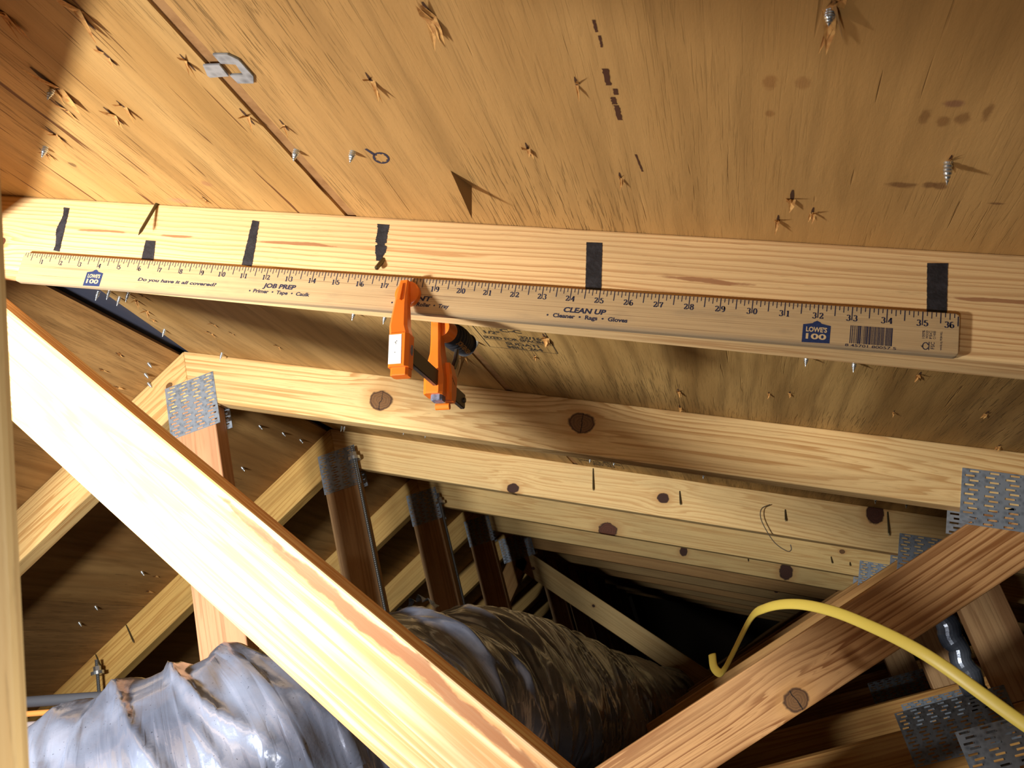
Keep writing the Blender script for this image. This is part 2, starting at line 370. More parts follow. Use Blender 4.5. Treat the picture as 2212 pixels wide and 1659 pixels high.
# ------------------------------------------------------------------ trusses
ZB = -1.002                                                     # top of the bottom chords
LY = (232, 186, 122); LD = (196, 134, 72)
def king_truss(k, label, mats, detail=True, group=None):
    T = empty('roof_truss', (0, k * SP, ZB - .089)); tag(T, label, 'truss', group or 'roof trusses along the ridge')
    mr, ml, mp, mw, mb = mats
    chord_r(k, mr, T); chord_l(k, ml, T)
    zt = -.0994 + .0; y = k * SP
    # king post with pointed top
    board('king_post', 0, y, 0, -pi / 2, [(.1442 - .0445 * math.tan(TH) + .0, .0445), (.0994 + .0004, 0), (.1442 - .0445 * math.tan(TH), -.0445), (-ZB, -.0445), (-ZB, .0445)] if False else
          [(.0994 + .0445 * math.tan(TH) * 1.0, .0445), (.0996, 0), (.0994 + .0445 * math.tan(TH), -.0445), (-ZB, -.0445), (-ZB, .0445)], TK, mp, T)
    bx, bz = 1.143, -.6976                                     # upper edge of the web at the chord
    a = atan2(.1755, .5985)
    # inclined web from the foot of the post up to the top chord (upper edge through bx, bz)
    def web(sgn, mat):
        ux, uz = cos(a), sin(a)
        Lf = (bx - .05) / ux
        poly = [(0.03, 0), (-Lf + .0, 0), (-Lf + .02, -.0835), (.10, -.0835), (.165, -.048)]
        if sgn < 0: poly = [(-px, py) for px, py in poly][::-1]
        return board('web', sgn * bx, y, bz, a * sgn, poly, TK, mat, T)
    web(1, mw); 
    if detail: web(-1, mw)
    # vertical web under the right chord
    if k >= 1: board('vertical_web', 1.2320, y, 0, -pi / 2, [(.724, 0), (-ZB - .001, 0), (-ZB - .001, .0889), (.764, .0889)], TK, mp, T)
    board('bottom_chord', 0, y, ZB, 0, [(-2.25, 0), (2.25, 0), (2.25, -.0889), (-2.25, -.0889)], TK, mb, T)
    # plates
    if detail:
        for s_, yy in ((0, y - .0001), (1, y + TK + .0012)):
            plate('gusset_plate', .102, .1025, -.047, yy, -.165, T)
            if k <= 3: plate('gusset_plate', .152, .0785, 1.1365 + (.012 if k > 1 else 0) - (.012 if s_ else 0), yy, -.6925 - (.021 if k > 1 else 0) - (.006 if s_ else 0), T, -TH)
        plate('gusset_plate', .21, .1, {1: 1.022, 2: 1.038, 3: 1.140}.get(k, 1.15), y - .0001, {1: -1.040, 2: -1.066, 3: -1.1155}.get(k, -1.09), T)
    return T

oakY = dict(light=(236, 196, 132), dark=(206, 146, 82))
mA = wood((222, 164, 108), (252, 224, 178), .0070, .035, -.030, .9, .026, streaks=[(.50, -.010, .20, .0060), (.33, -.008, .05, .003)])
m0 = wood((242, 204, 148), (182, 124, 72), .0048, .045, .075, .58, .016, cv=.9, streaks=[(.355, -.036, .034, .0016), (.456, -.035, .022, .0014), (.596, -.034, .042, .0018), (.997, -.041, .037, .0022), (1.215, -.040, .04, .0018), (1.06, -.0845, .022, .0026)], knots=[(.228, -.057, .006, 'red')])
m1 = wood((238, 202, 142), (184, 130, 70), .0068, .040, -.060, .66, .016, knots=[(.4234, -.0446, .0205, 'brown'), (.7776, -.0388, .0200, 'brown')])
m2 = wood((240, 206, 144), (196, 142, 80), .0080, .05, .06, .5, .012, knots=[(.858, -.0476, .013, 'dark'), (1.2972, -.0132, .017, 'tall'), (.5086, -.078, .014, 'dark')])
m3 = wood((238, 204, 138), (196, 144, 80), .0085, .035, -.05, .55, .02, knots=[(.6464, -.0780, .027, 'red'), (1.30, -.03, .007, 'brown')])
m4 = wood((234, 200, 134), (194, 144, 82), .0085, .04, -.06, .5, .02, knots=[(.83, -.047, .013, 'tall'), (1.1837, -.0565, .022, 'tall')])
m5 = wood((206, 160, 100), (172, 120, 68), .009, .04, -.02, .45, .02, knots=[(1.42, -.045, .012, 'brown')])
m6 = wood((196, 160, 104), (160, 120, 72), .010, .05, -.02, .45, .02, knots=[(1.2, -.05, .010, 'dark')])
ml1 = wood((234, 196, 132), (184, 128, 68), .0068, .035, -.07, .65, .02, knots=[(-.06, -.035, .007, 'brown')])
ml2 = wood((226, 184, 108), (184, 132, 66), .009, .022, -.04, .65, .05)
ml3 = wood((224, 184, 110), (190, 140, 74), .009, .03, -.04, .5, .04)
mp1 = wood((208, 156, 116), (170, 114, 76), .007, .04, .02, .5, .03)
mp2 = wood((214, 172, 124), (164, 120, 78), .010, .04, .0, .5, .03, heart=(164, 118, 78))
mB = wood((212, 162, 108), (146, 94, 50), .0105, .035, .030, .9, .028, knots=[(-.329, -.067, .0175, 'brown')])
mW = wood((200, 152, 92), (160, 108, 58), .008, .03, -.03, .5, .03)
mBC = wood((218, 166, 96), (176, 114, 58), .010, .024, -.045, .65, .04)

# T0: the truss the yardstick is clamped to, with inclined webs from the peak
T0 = empty('roof_truss', (0, 0, ZB - .089)); tag(T0, 'nearest roof truss, its upper chord carrying six black marks and the clamped yardstick', 'truss')
c0 = chord_r(0, m0, T0); chord_l(0, ml2, T0)
def peak_web(k, sgn, mat, parent, w=.0835):
    # upper edge passes (.2278, -.2968) at 51.3 degrees down
    a = -radians(51.3); t0 = -.2278 / cos(a) + .085
    L = (-.2968 - ZB) / sin(-a)
    poly = [(t0, 0), (L, 0), (L + w / math.tan(-a) * -1 * -1 if False else L - w / math.tan(radians(51.3)), -w), (t0 + .03, -w)]
    if sgn < 0: poly = [(-x, y) for x, y in poly][::-1]
    return board('inclined_web', .2278 * sgn, k * SP + .0002, -.2968, a * sgn, poly, TK, mat, parent)
peak_web(0, 1, mA, T0); peak_web(0, -1, mW, T0)
board('bottom_chord', 0, 0, ZB, 0, [(-2.25, 0), (2.25, 0), (2.25, -.0889), (-2.25, -.0889)], TK, mBC, T0)
plate('gusset_plate', .15, .15, -.075, -.0001, -.20, T0)
# black paint marks on the chord
MK = [[(.297, .0109), (.3056, .0115), (.3126, .0633), (.3027, .0624)], [(.4186, .0425), (.4312, .0426), (.4361, .0640), (.4207, .0640)],
      [(.5393, .012), (.5478, .013), (.5542, .062), (.5418, .061)], [(.6786, .0075), (.691, .0077), (.6956, .0458), (.6849, .0457)],
      [(.8864, .0128), (.9008, .0124), (.9074, .0590), (.8933, .059)], [(1.1632, .0121), (1.1782, .011), (1.1797, .0560), (1.1656, .0560)]]
for q, mk in enumerate(MK):
    bm = bmesh.new(); L_ = []; R_ = []; N = 44; rnd = random.Random(q)
    for i in range(N + 1):
        t = i / N; a = Vector(mk[0]).lerp(Vector(mk[3]), t); b = Vector(mk[1]).lerp(Vector(mk[2]), t)
        j = .00015 if q in (4, 5) else .0004
        if q == 3: a.x += .0006 * sin(t * 9) + .0022 * (.50 < t < .58) + .003 * max(0, t - .8) * 3; b.x += .0005 * sin(t * 11 + 1) - .0026 * (.50 < t < .58) - .004 * max(0, t - .75) * 3
        if q == 0: a.x += .0018 * sin(t * 9)
        L_.append(bm.verts.new((a.x + rnd.uniform(-j, j), -a.y, .00035))); R_.append(bm.verts.new((b.x + rnd.uniform(-j, j), -b.y, .00035)))
    for i in range(N): bm.faces.new((L_[i], L_[i + 1], R_[i + 1], R_[i]))
    o = link('paint_mark', b2me(bm), BLACKPAINT, c0, frame_t(0, 0, 0, -TH))

king_truss(1, 'second roof truss, its bright upper chord with two round split knots', (m1, ml1, mp1, mB, mBC))
king_truss(2, 'third roof truss, nails poking through its knotty upper chord', (m2, ml2, mp2, mW, mBC))
king_truss(3, 'fourth roof truss, upper chord with a big red oval knot near its lower edge', (m3, ml3, mp2, mW, mBC))
king_truss(4, 'fifth roof truss, last king-post truss before the one with inclined webs', (m4, ml3, mp2, mW, mBC))
T5 = empty('roof_truss', (0, 5 * SP, ZB - .089)); tag(T5, 'far roof truss with a pair of inclined webs spreading from its peak', 'truss', 'roof trusses along the ridge')
chord_r(5, m5, T5); chord_l(5, ml3, T5)
mD = wood((236, 202, 138), (200, 156, 96), .009, .03, -.02, .5, .03, knots=[(.205, -.05, .008, 'red'), (.52, -.04, .007, 'dark')])
a5 = -radians(48.9)
board('inclined_web', -.0491, 5 * SP + .0002, -.0356, a5, [(.10, 0), (1.28, 0), (1.20, -.0889), (.13, -.0889), (.10, -.04)], TK, mD, T5)
board('inclined_web', .0491, 5 * SP + .0002, -.0356, -a5, [(-.10, 0), (-.10, -.04), (-.13, -.0889), (-1.20, -.0889), (-1.28, 0)], TK, mW, T5)
board('bottom_chord', 0, 5 * SP, ZB, 0, [(-2.25, 0), (2.25, 0), (2.25, -.0889), (-2.25, -.0889)], TK, mBC, T5)
plate('gusset_plate', .15, .11, -.075, 5 * SP - .0001, -.165, T5)
ordn = {6: 'seventh', 7: 'eighth', 8: 'ninth', 9: 'tenth', 10: 'eleventh', 11: 'twelfth'}
for k in range(6, 12):
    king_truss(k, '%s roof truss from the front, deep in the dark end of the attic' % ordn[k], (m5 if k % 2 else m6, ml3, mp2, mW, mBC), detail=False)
# ------------------------------------------------------------------ work light housing behind the lamp
wl = empty('work_light', tuple(LAMP + Vector((-.06, -.10, -.3)))); tag(wl, 'work light standing just outside the left edge of the view', 'lamp')
bm = bmesh.new(); tube(bm, [LAMP + Vector((-.006, -.048, -.005)) * t for t in (1.2, 1.25, 2.2, 2.3)], [.05, .06, .05, .03], 28)
link('lamp_housing', b2me(bm), plain('yellow_housing', (190, 150, 40), .5), wl)
bm = bmesh.new(); tube(bm, [LAMP + Vector((-.012, -.10, -.03)), LAMP + Vector((-.03, -.12, -.25)), LAMP + Vector((-.1, -.12, -.51))], .012, 12)
link('lamp_stand', b2me(bm), BARM, wl)
# unseen board added to cast the slanting shadow over the sheathing corner
E1 = LAMP.lerp(Vector((.5395, -.296, -.270)), .84); E2 = LAMP.lerp(Vector((.2283, -.003, -.114)), .84)
u_ = (E2 - E1).normalized(); v_ = Vector((-.93, -.36, .05)); v_ = (v_ - u_ * v_.dot(u_)).normalized(); w_ = u_.cross(v_).normalized()
if w_.z < 0: w_ = -w_
bm = bmesh.new(); prism(bm, [(-.01, 0), (.47, 0), (.47, .14), (-.01, .14)], 0, .018)
Mb = Matrix(((u_.x, v_.x, w_.x, E1.x), (u_.y, v_.y, w_.y, E1.y), (u_.z, v_.z, w_.z, E1.z), (0, 0, 0, 1)))
tag(link('shadow_board', b2me(bm), wood((236, 196, 132), (196, 140, 80)), None, Mb), 'unseen board added outside the left edge to shade the sheathing corner', 'board')
# ------------------------------------------------------------------ near upright at the left edge
NPX, NPY = .590, -.4435
up = board('upright_stud', NPX, NPY, 0, -pi / 2, [(.47, 0), (1.0, 0), (1.0, -.0889), (.45, -.0889)], .030, wood((240, 206, 146), (206, 156, 96), .006, .05))
for v in up.data.vertices:      # back edge slanted out of view so only the lamp-facing front shows
    if v.co.z < -.01: v.co.y -= .055
tag(up, 'blurred upright board cut off by the left edge of the view', 'board')

# ------------------------------------------------------------------ yardstick
SA, SB_, PH, SWD = .2729, .0695, -.0156, .0349
IN = .0254
c_, s_ = cos(-TH - PH), sin(-TH - PH)
org = Vector((SA * CT - SB_ * ST, 0, -SA * ST - SB_ * CT))
STM = frame_t(org.x, 0, org.z, -TH - PH)            # x along inches, y up (0 at the top edge), z toward the viewer, 0 on the chord face
STH = .0062
stick_root = empty('yardstick', tuple(org)); tag(stick_root, 'worn wooden yardstick printed in dark blue, clamped along the marked chord', 'yardstick')
def stickwood():
    T = NT('yardstick_wood'); co, X, Y, Z = T.coord()
    f = T.noise(co, (5, 900, 900), 3, 3, .65); g = T.noise(co, (22, 90, 90), 9, 3, .6); k = T.noise(co, (2.5, 8, 8), 5, 2)
    col = T.mix(f, s2l((212, 182, 138)), s2l((158, 128, 90)))
    col = T.mix(T.math('MULTIPLY', T.step(f, .60, .70), .6), col, s2l((120, 86, 58)))
    col = T.mix(T.math('MULTIPLY', T.step(g, .5, .75), .35), col, s2l((140, 122, 98)))
    # grime rubbed along the lower edge
    e = T.math('ADD', T.math('MULTIPLY', Y, -1.0), T.math('MULTIPLY', T.math('SUBTRACT', k, .5), .012))
    col = T.mix(T.math('MULTIPLY', T.step(e, .0285, .0350), .55), col, s2l((112, 106, 98)))
    T.set(T.b.inputs['Base Color'], col); T.b.inputs['Roughness'].default_value = .5; T.bump(f, .25, .0004); return T.m
bm = bmesh.new()
Lk = 36.03 * IN; cr = .0035; poly = []
for cx, cy, a0 in ((Lk - cr, -cr, 0), (cr, -cr, 90), (cr, -SWD + cr * 1.3, 180), (Lk - cr, -SWD + cr, 270)):
    for j in range(5):
        a = radians(a0 + j * 22.5); poly.append((cx + cr * cos(a), cy + cr * sin(a)))
prism(bm, poly, .0003, STH)
bmesh.ops.bevel(bm, geom=[e for e in bm.edges if abs(e.verts[0].co.z - e.verts[1].co.z) < 1e-6 and e.verts[0].co.z > .005], offset=.0006, segments=2, affect='EDGES')
link('stick_body', b2me(bm), stickwood(), stick_root, STM)

class Ink:
    """flat printed shapes gathered in one mesh, z just above the stick"""
    def __init__(s, z=STH + .00012): s.v = []; s.f = []; s.z = z
    def quad(s, p):
        i = len(s.v); s.v += [(x, y, s.z) for x, y in p]; s.f.append(tuple(range(i, i + len(p))))
    def rect(s, x0, y0, x1, y1): s.quad([(x0, y0), (x1, y0), (x1, y1), (x0, y1)])
    def stroke(s, pts, ws):
        for i in range(len(pts) - 1):
            a, b = Vector(pts[i]), Vector(pts[i + 1]); d = (b - a)
            if d.length < 1e-9: continue
            pr = Vector(pts[max(i - 1, 0)]); nx = Vector(pts[min(i + 2, len(pts) - 1)])
            t0 = ((b - pr).normalized()); t1 = ((nx - a).normalized())
            n0 = Vector((-t0.y, t0.x)) * ws[i] / 2; n1 = Vector((-t1.y, t1.x)) * ws[i + 1] / 2
            s.quad([a + n0, a - n0, b - n1, b + n1])
    def disc(s, x, y, r, n=14): s.quad([(x + r * cos(2 * pi * k / n), y + r * sin(2 * pi * k / n)) for k in range(n)])
    def done(s, name, mat, parent, M): return link(name, pyd(s.v, s.f), mat, parent, M)

def arc(cx, cy, rx, ry, a0, a1, n=14): return [(cx + rx * cos(radians(a0 + (a1 - a0) * i / n)), cy + ry * sin(radians(a0 + (a1 - a0) * i / n))) for i in range(n + 1)]
def vw(pts, thin=.07, thick=.2):
    """modulated pen: thick where the stroke runs vertically"""
    w = []
    for i in range(len(pts)):
        a = Vector(pts[max(i - 1, 0)]); b = Vector(pts[min(i + 1, len(pts) - 1)]); d = (b - a).normalized() if (b - a).length > 0 else Vector((1, 0))
        w.append(thin + (thick - thin) * abs(d.y) ** 1.5)
    return w
DG = {  # serif numerals in a box .62 wide, 1 high
 '0': [arc(.31, .5, .23, .46, 90, 450, 28)],
 '1': [[(.33, .02), (.33, .97)], [(.33, .95), (.14, .82)], [(.12, .03), (.54, .03)]],
 '2': [arc(.30, .72, .21, .24, 170, -35, 16) + [(.10, .08)], [(.08, .07), (.54, .07)], [(.53, .03), (.57, .28)]],
 '3': [arc(.28, .74, .20, .22, 160, -80, 14), arc(.28, .27, .24, .25, 85, -165, 16)],
 '4': [[(.42, .02), (.42, .96)], [(.42, .95), (.04, .30)], [(.03, .29), (.60, .29)], [(.26, .03), (.58, .03)]],
 '5': [[(.14, .93), (.52, .93)], [(.14, .93), (.12, .55)], arc(.28, .32, .24, .29, 130, -165, 16)],
 '6': [arc(.33, .5, .25, .46, 60, 270, 18), arc(.33, .30, .22, .27, 200, 560, 22)],
 '7': [[(.08, .91), (.55, .91)], [(.56, .92), (.36, .5), (.28, .03)], [(.09, .95), (.07, .72)]],
 '8': [arc(.31, .75, .19, .21, 90, 450, 22), arc(.31, .27, .23, .25, 90, 450, 22)],
 '9': [arc(.29, .70, .22, .27, 20, 380, 22), arc(.29, .5, .25, .46, 60, -120, 16)]}
def digit(I, ch, x, y, h):
    for st in DG[ch]:
        ws = vw(st, .085, .235)
        if len(st) == 2 and abs(st[0][1] - st[1][1]) < .1: ws = [.10, .10]
        I.stroke([(x + px * h, y + py * h) for px, py in st], [w * h for w in ws])
tk = Ink()
for e in range(1, 288):
    x = e / 8 * IN
    L = .46 if e % 8 == 0 else .36 if e % 4 == 0 else .225 if e % 2 == 0 else .155
    if e == 288: continue
    w = .00078 if e % 4 == 0 else .00064
    tk.rect(x - w / 2, -L * IN, x + w / 2, -.012 * IN)
tk.rect(35.96 * IN, -.42 * IN, 36.0 * IN - .0002, -.10 * IN)
tk.done('scale_ticks', INK, stick_root, STM)
nb = Ink()
for i in range(1, 37):
    h = .200 * IN; y = -.485 * IN; x = i * IN; s = str(i)
    if i < 10: digit(nb, s, x + .0011, y, h)
    elif i == 36: digit(nb, '3', x - .39 * IN, y, h); digit(nb, '6', x - .39 * IN + .68 * h, y, h)
    else: digit(nb, s[0], x - .0010 - .60 * h, y, h); digit(nb, s[1], x + .0010, y, h)
nb.done('inch_numerals', INK, stick_root, STM)

def text_mesh(s, size, bold=0.0, shear=0.0, align='LEFT', sp=1.0, xs=1.0):
    cu = D.curves.new('t', 'FONT'); cu.body = s; cu.size = size; cu.offset = bold * size; cu.shear = shear; cu.align_x = align; cu.space_character = sp
    cu.resolution_u = 3
    o = D.objects.new('t', cu); COL.objects.link(o); bpy.context.view_layer.update()
    me = D.meshes.new_from_object(o); D.objects.remove(o); D.curves.remove(cu)
    if xs != 1.0:
        for v in me.vertices: v.co.x *= xs
    return me
def fit_text(s, x0, x1, ybase, h, bold=.02, shear=0, z=STH + .00012):
    """text scaled to span x0..x1 (inches) with cap height h (inches), baseline ybase inches under the top edge"""
    me = text_mesh(s, 1.0, bold, shear); xs = [v.co.x for v in me.vertices]; ys = [v.co.y for v in me.vertices]
    cap = .70; fx = (x1 - x0) * IN / (max(xs) - min(xs)); fy = h * IN / cap; mn = min(xs)
    for v in me.vertices: v.co = Vector(((v.co.x - mn) * fx + x0 * IN, v.co.y * fy - ybase * IN, z))
    return me
def stick_text(name, s, *a, mat=None, **k): return link(name, fit_text(s, *a, **k), mat or INK, stick_root, STM)
stick_text('printed_slogan', 'Do you have it all covered?', 6.18, 9.9, .905, .13, .035, .2)
stick_text('printed_heading', 'JOB PREP', 11.97, 13.40, .80, .175, .04, .18)
stick_text('printed_list', 'Primer  \u2022  Tape  \u2022  Caulk', 11.60, 14.05, 1.03, .14, .032, .12)
stick_text('printed_heading', 'PAINT', 17.85, 18.98, .86, .175, .04, .18)
stick_text('printed_list', 'Brush  \u2022  Roller  \u2022  Tray', 17.62, 19.68, 1.08, .14, .032, .12)
stick_text('printed_heading', 'CLEAN UP', 23.84, 25.31, .885, .175, .04, .18)
stick_text('printed_list', 'Cleaner  \u2022  Rags  \u2022  Gloves', 23.50, 26.07, 1.10, .14, .035, .0)
for x, y in ((11.45, .975), (17.46, 1.02), (23.31, 1.04)):
    dots = Ink(); dots.disc(x * IN, -y * IN, .034 * IN); dots.done('printed_bullet', INK, stick_root, STM)
LGW = plain('bare_stick_wood', (205, 176, 132), .5)
for cx in (4.0, 32.0):
    I = Ink(); I.quad([((cx + px) * IN, -py * IN) for px, py in ((-.41, 1.30), (-.41, .70), (-.30, .68), (-.13, .645), (-.10, .605), (0, .555), (.10, .605), (.13, .645), (.30, .68), (.41, .70), (.41, 1.28))])
    I.done('printed_logo', LOGOBLUE, stick_root, STM)
    link('logo_lettering', fit_text("LOWE'S", cx - .31, cx + .31, .93, .155, .03, 0, STH + .00022), LGW, stick_root, STM)
    link('logo_lettering', fit_text('100', cx - .30, cx + .30, 1.17, .175, .03, 0, STH + .00022), LGW, stick_root, STM)
bc = Ink(); rnd = random.Random(5); x = 32.98
while x < 34.18:
    w = rnd.choice((.013, .013, .026, .04)); bc.rect(x * IN, -1.215 * IN, (x + w) * IN, -.625 * IN); x += w + rnd.choice((.012, .014, .026))
bc.done('barcode', INK, stick_root, STM)
stick_text('barcode_digits', '8 45701 80057 5', 32.86, 34.31, 1.32, .085, .01)
# certification mark and its sideways lines
fs = Ink(); fs.stroke([((35.03 + .01 * cos(a) + .11 * (1 - cos(a)) * .8) * IN, -(1.12 - .11 * sin(a)) * IN) for a in [i * pi / 8 for i in range(-7, 8)]], [.0007] * 15)
fs.stroke([(35.21 * IN, -1.24 * IN), (35.21 * IN, -.98 * IN)], [.0006] * 2); fs.stroke([(35.0 * IN, -1.11 * IN), (35.02 * IN, -1.16 * IN), (35.05 * IN, -1.10 * IN)], [.0006] * 3)
fs.done('printed_tree_mark', INK, stick_root, STM)
def side_text(s, x, y0, y1, h):
    me = text_mesh(s, 1.0, .01); xs = [v.co.x for v in me.vertices]; mn = min(xs); fx = (y1 - y0) * IN / (max(xs) - mn)
    for v in me.vertices: v.co = Vector((x * IN - v.co.y * h * IN / .7, -(y1 * IN) + (v.co.x - mn) * fx, STH + .00012))
    link('printed_small_lines', me, INK, stick_root, STM)
side_text('FSC', 35.36, .98, 1.20, .10)
for i, t in enumerate(('100%', 'WOOD', 'FSC', 'C114300')): side_text(t, 35.08 + i * .10, .62, .88, .07)
side_text('www.fsc.org  FROM WELL', 35.56, .62, 1.22, .055)

# ------------------------------------------------------------------ bar clamp
CU = Vector((.28, 0, .96)).normalized(); CS = Vector((CU.z, 0, -CU.x)); CO = Vector((.612, 0, -.4655))
# local: x = side (CS), y = along the bar (+Y world), z = up (CU)
CM = Matrix(((CS.x, 0, CU.x, CO.x), (0, 1, 0, CO.y), (CS.z, 0, CU.z, CO.z), (0, 0, 0, 1)))
clamp = empty('bar_clamp', tuple(CO)); tag(clamp, 'orange quick-grip bar clamp squeezing the yardstick to the chord, black grip behind', 'clamp')
def loft(name, secs, mat, bev=.0008, parent=clamp):
    """secs: (z, x0, x1, y0, y1[, shift]) stacked boxes lofted upward"""
    bm = bmesh.new(); R = []
    for (z, x0, x1, y0, y1) in secs:
        c = min(x1 - x0, y1 - y0) * .18
        P = [(x0 + c, y0), (x1 - c, y0), (x1, y0 + c), (x1, y1 - c), (x1 - c, y1), (x0 + c, y1), (x0, y1 - c), (x0, y0 + c)]
        R.append([bm.verts.new((x, y, z)) for x, y in P])
    for a, b in zip(R, R[1:]):
        for k in range(8): bm.faces.new((a[k], a[(k + 1) % 8], b[(k + 1) % 8], b[k]))
    bm.faces.new(R[0][::-1]); bm.faces.new(R[-1])
    me = b2me(bm); return link(name, me, mat, parent, CM)
# fixed jaw in front: box around the bar, arm rising and leaning toward the stick
fj = loft('fixed_jaw', [(-.0150, -.0136, .0046, -.0425, -.0270), (-.0145, -.0138, .0048, -.0430, -.0262), (.0150, -.0146, .0044, -.0430, -.0262), (.0168, -.0152, .0028, -.0400, -.0262),
     (.0250, -.0174, -.0006, -.0365, -.0225), (.0380, -.0180, -.0032, -.0315, -.0185), (.0500, -.0184, -.0058, -.0265, -.0150), (.0600, -.0186, -.0076, -.0225, -.0135), (.0700, -.0182, -.0088, -.0190, -.0125), (.0765, -.0172, -.0094, -.0170, -.0125)], ORANGE)
loft('jaw_foot', [(-.0220, -.0120, .0036, -.0390, -.0280), (-.0212, -.0124, .0040, -.0395, -.0275), (-.0145, -.0124, .0040, -.0395, -.0275)], ORANGE)
loft('jaw_ridge', [(.0530, -.0152, -.0116, -.0275, -.0240), (.0720, -.0160, -.0128, -.0200, -.0180)], ORANGE)
bm = bmesh.new()
prism(bm, [(-.0124, -.0130), (-.0008, -.0130), (-.0016, .0136), (-.0130, .0136)], .0431, .0434)
# flip so the sticker faces the viewer (-Y): local frame x side, y up, z = -Y
ML = Matrix(((CS.x, CU.x, 0, CO.x), (0, 0, -1, 0), (CS.z, CU.z, 0, CO.z), (0, 0, 0, 1)))
link('white_sticker', b2me(bm), WHITE, clamp, ML)
bm = bmesh.new()
for (x, y, w, h) in ((-.0072, .0060, .0010, .0008), (-.0066, .0048, .0006, .0008), (-.0072, -.0030, .0008, .0006), (-.0060, .0070, .0006, .0010)): prism(bm, [(x, y), (x + w, y), (x + w, y + h), (x, y + h)], .0434, .04345)
link('sticker_print', b2me(bm), RUBBER, clamp, ML)
# round pads
def disc_y(name, x, z, r, y0, y1, mat, n=28):
    bm = bmesh.new(); tube(bm, [(x, y0, z), (x, y0 + (y1 - y0) * .15, z), (x, y1, z)], [r * .9, r, r], n); me = b2me(bm); smooth_angle(me); return link(name, me, mat, clamp, CM)
disc_y('swivel_pad', -.0120, .0655, .0118, -.0130, -.0066, ORANGE)
disc_y('rear_pad', -.0030, .068, .0105, .0385, .0440, ORANGE)
# rivet on the jaw side
bm = bmesh.new(); prism(bm, [(-.0360, -.002), (-.0325, -.003), (-.0315, .002), (-.0325, .006), (-.0350, .006), (-.0365, .002)], .0040, .0052)
MS = Matrix(((0, 0, CS.x, CO.x), (1, 0, 0, 0), (0, 0, CS.z, CO.z), (0, 0, 0, 1)))
MS = Matrix(((0, CU.x, CS.x, CO.x), (1, 0, 0, 0), (0, CU.z, CS.z, CO.z), (0, 0, 0, 1)))
link('jaw_rivet', b2me(bm), GREYTAB, clamp, MS)
# bar
bm = bmesh.new(); prism(bm, [(-.0026, -.0078), (.0026, -.0078), (.0026, .0078), (-.0026, .0078)], -.125, .040)
for v in bm.verts: v.co = Vector((v.co.x, -v.co.z, v.co.y))
bmesh.ops.bevel(bm, geom=bm.edges[:], offset=.0008, segments=2, affect='EDGES')
link('bar', b2me(bm), BARM, clamp, CM)
bm = bmesh.new(); tube(bm, [(.0026, .119, .0), (.0046, .119, .0)], .0026, 12); link('bar_stop_pin', b2me(bm), BARM, clamp, CM)
# sliding jaw behind the chord
loft('sliding_jaw', [(-.0150, -.0122, .0062, .0400, .0600), (-.0130, -.0126, .0068, .0398, .0610), (.0000, -.0128, .0068, .0398, .0640), (.0060, -.0124, .0062, .0398, .0660), (.0120, -.0112, .0050, .0400, .0650),
     (.0260, -.0082, .0026, .0420, .0640), (.0400, -.0086, .0012, .0440, .0600), (.0600, -.0092, .0002, .0440, .0570), (.0780, -.0090, .0000, .0440, .0560)], ORANGE)
loft('slide_housing', [(-.0175, .0020, .0110, .0560, .0700), (-.0100, .0010, .0112, .0540, .0720), (.0080, .0010, .0110, .0540, .0730), (.0200, .0010, .0080, .0560, .0700)], ORANGE)
loft('grey_release_tab', [(-.0205, -.0055, .0050, .0450, .0560), (-.0195, -.0060, .0054, .0440, .0570), (-.0150, -.0060, .0054, .0440, .0570)], GREYTAB)
bm = bmesh.new(); tube(bm, [(-.0048, .0580, -.0235), (.0090, .0580, -.0235)], .0032, 14); link('roll_pin', b2me(bm), ORANGE, clamp, CM)
loft('trigger', [(.0200, .0030, .0075, .0700, .0780), (.0300, .0040, .0080, .0760, .0830), (.0420, .0045, .0078, .0790, .0830)], BARM)
# grip: orange collar + ribbed black rubber pointing back
bm = bmesh.new(); tube(bm, [(-.0005, .050, .0545), (.0010, .066, .0550), (.0015, .068, .0550)], [.0090, .0108, .0098], 24); me = b2me(bm); smooth_angle(me); link('grip_collar', me, ORANGE, clamp, CM)
bm = bmesh.new(); gp = []; gr = []
for i in range(40):
    t = i / 39; gp.append((.0012 + .0040 * t, .066 + .050 * t, .0552 + .0030 * t)); base = .0104 + .0026 * sin(pi * min(1, t * 1.15)) if t < .9 else .0128 * sqrt(max(.02, 1 - ((t - .9) / .1) ** 2 * .9))
    gr.append(base + (.0005 * sin(i * 1.35) if .1 < t < .85 else 0))
tube(bm, gp, gr, 28); me = b2me(bm); smooth_angle(me, 60); grip = link('rubber_grip', me, RUBBER, clamp, CM)
me = text_mesh('JORGENSEN', .0062, .02); gold = plain('gold_lettering', (170, 120, 60), .5)
# wrap the lettering on the grip's near/right side
mw = max(v.co.x for v in me.vertices)
for v in me.vertices:
    a = radians(-62) + v.co.y / .0128
    v.co = Vector((.0032 + .01345 * cos(a) * 1.0, .072 + v.co.x / mw * .036, .0568 + .01345 * sin(a) * 1.0)) if True else v.co
link('grip_lettering', me, gold, clamp, CM)
me = text_mesh('Jorgensen', .0046, .01)
for v in me.vertices: v.co = Vector((.01125, .0555 + v.co.x * .55, .004 + v.co.y * .8 - v.co.x * .3))
link('housing_lettering', me, RUBBER, clamp, CM)

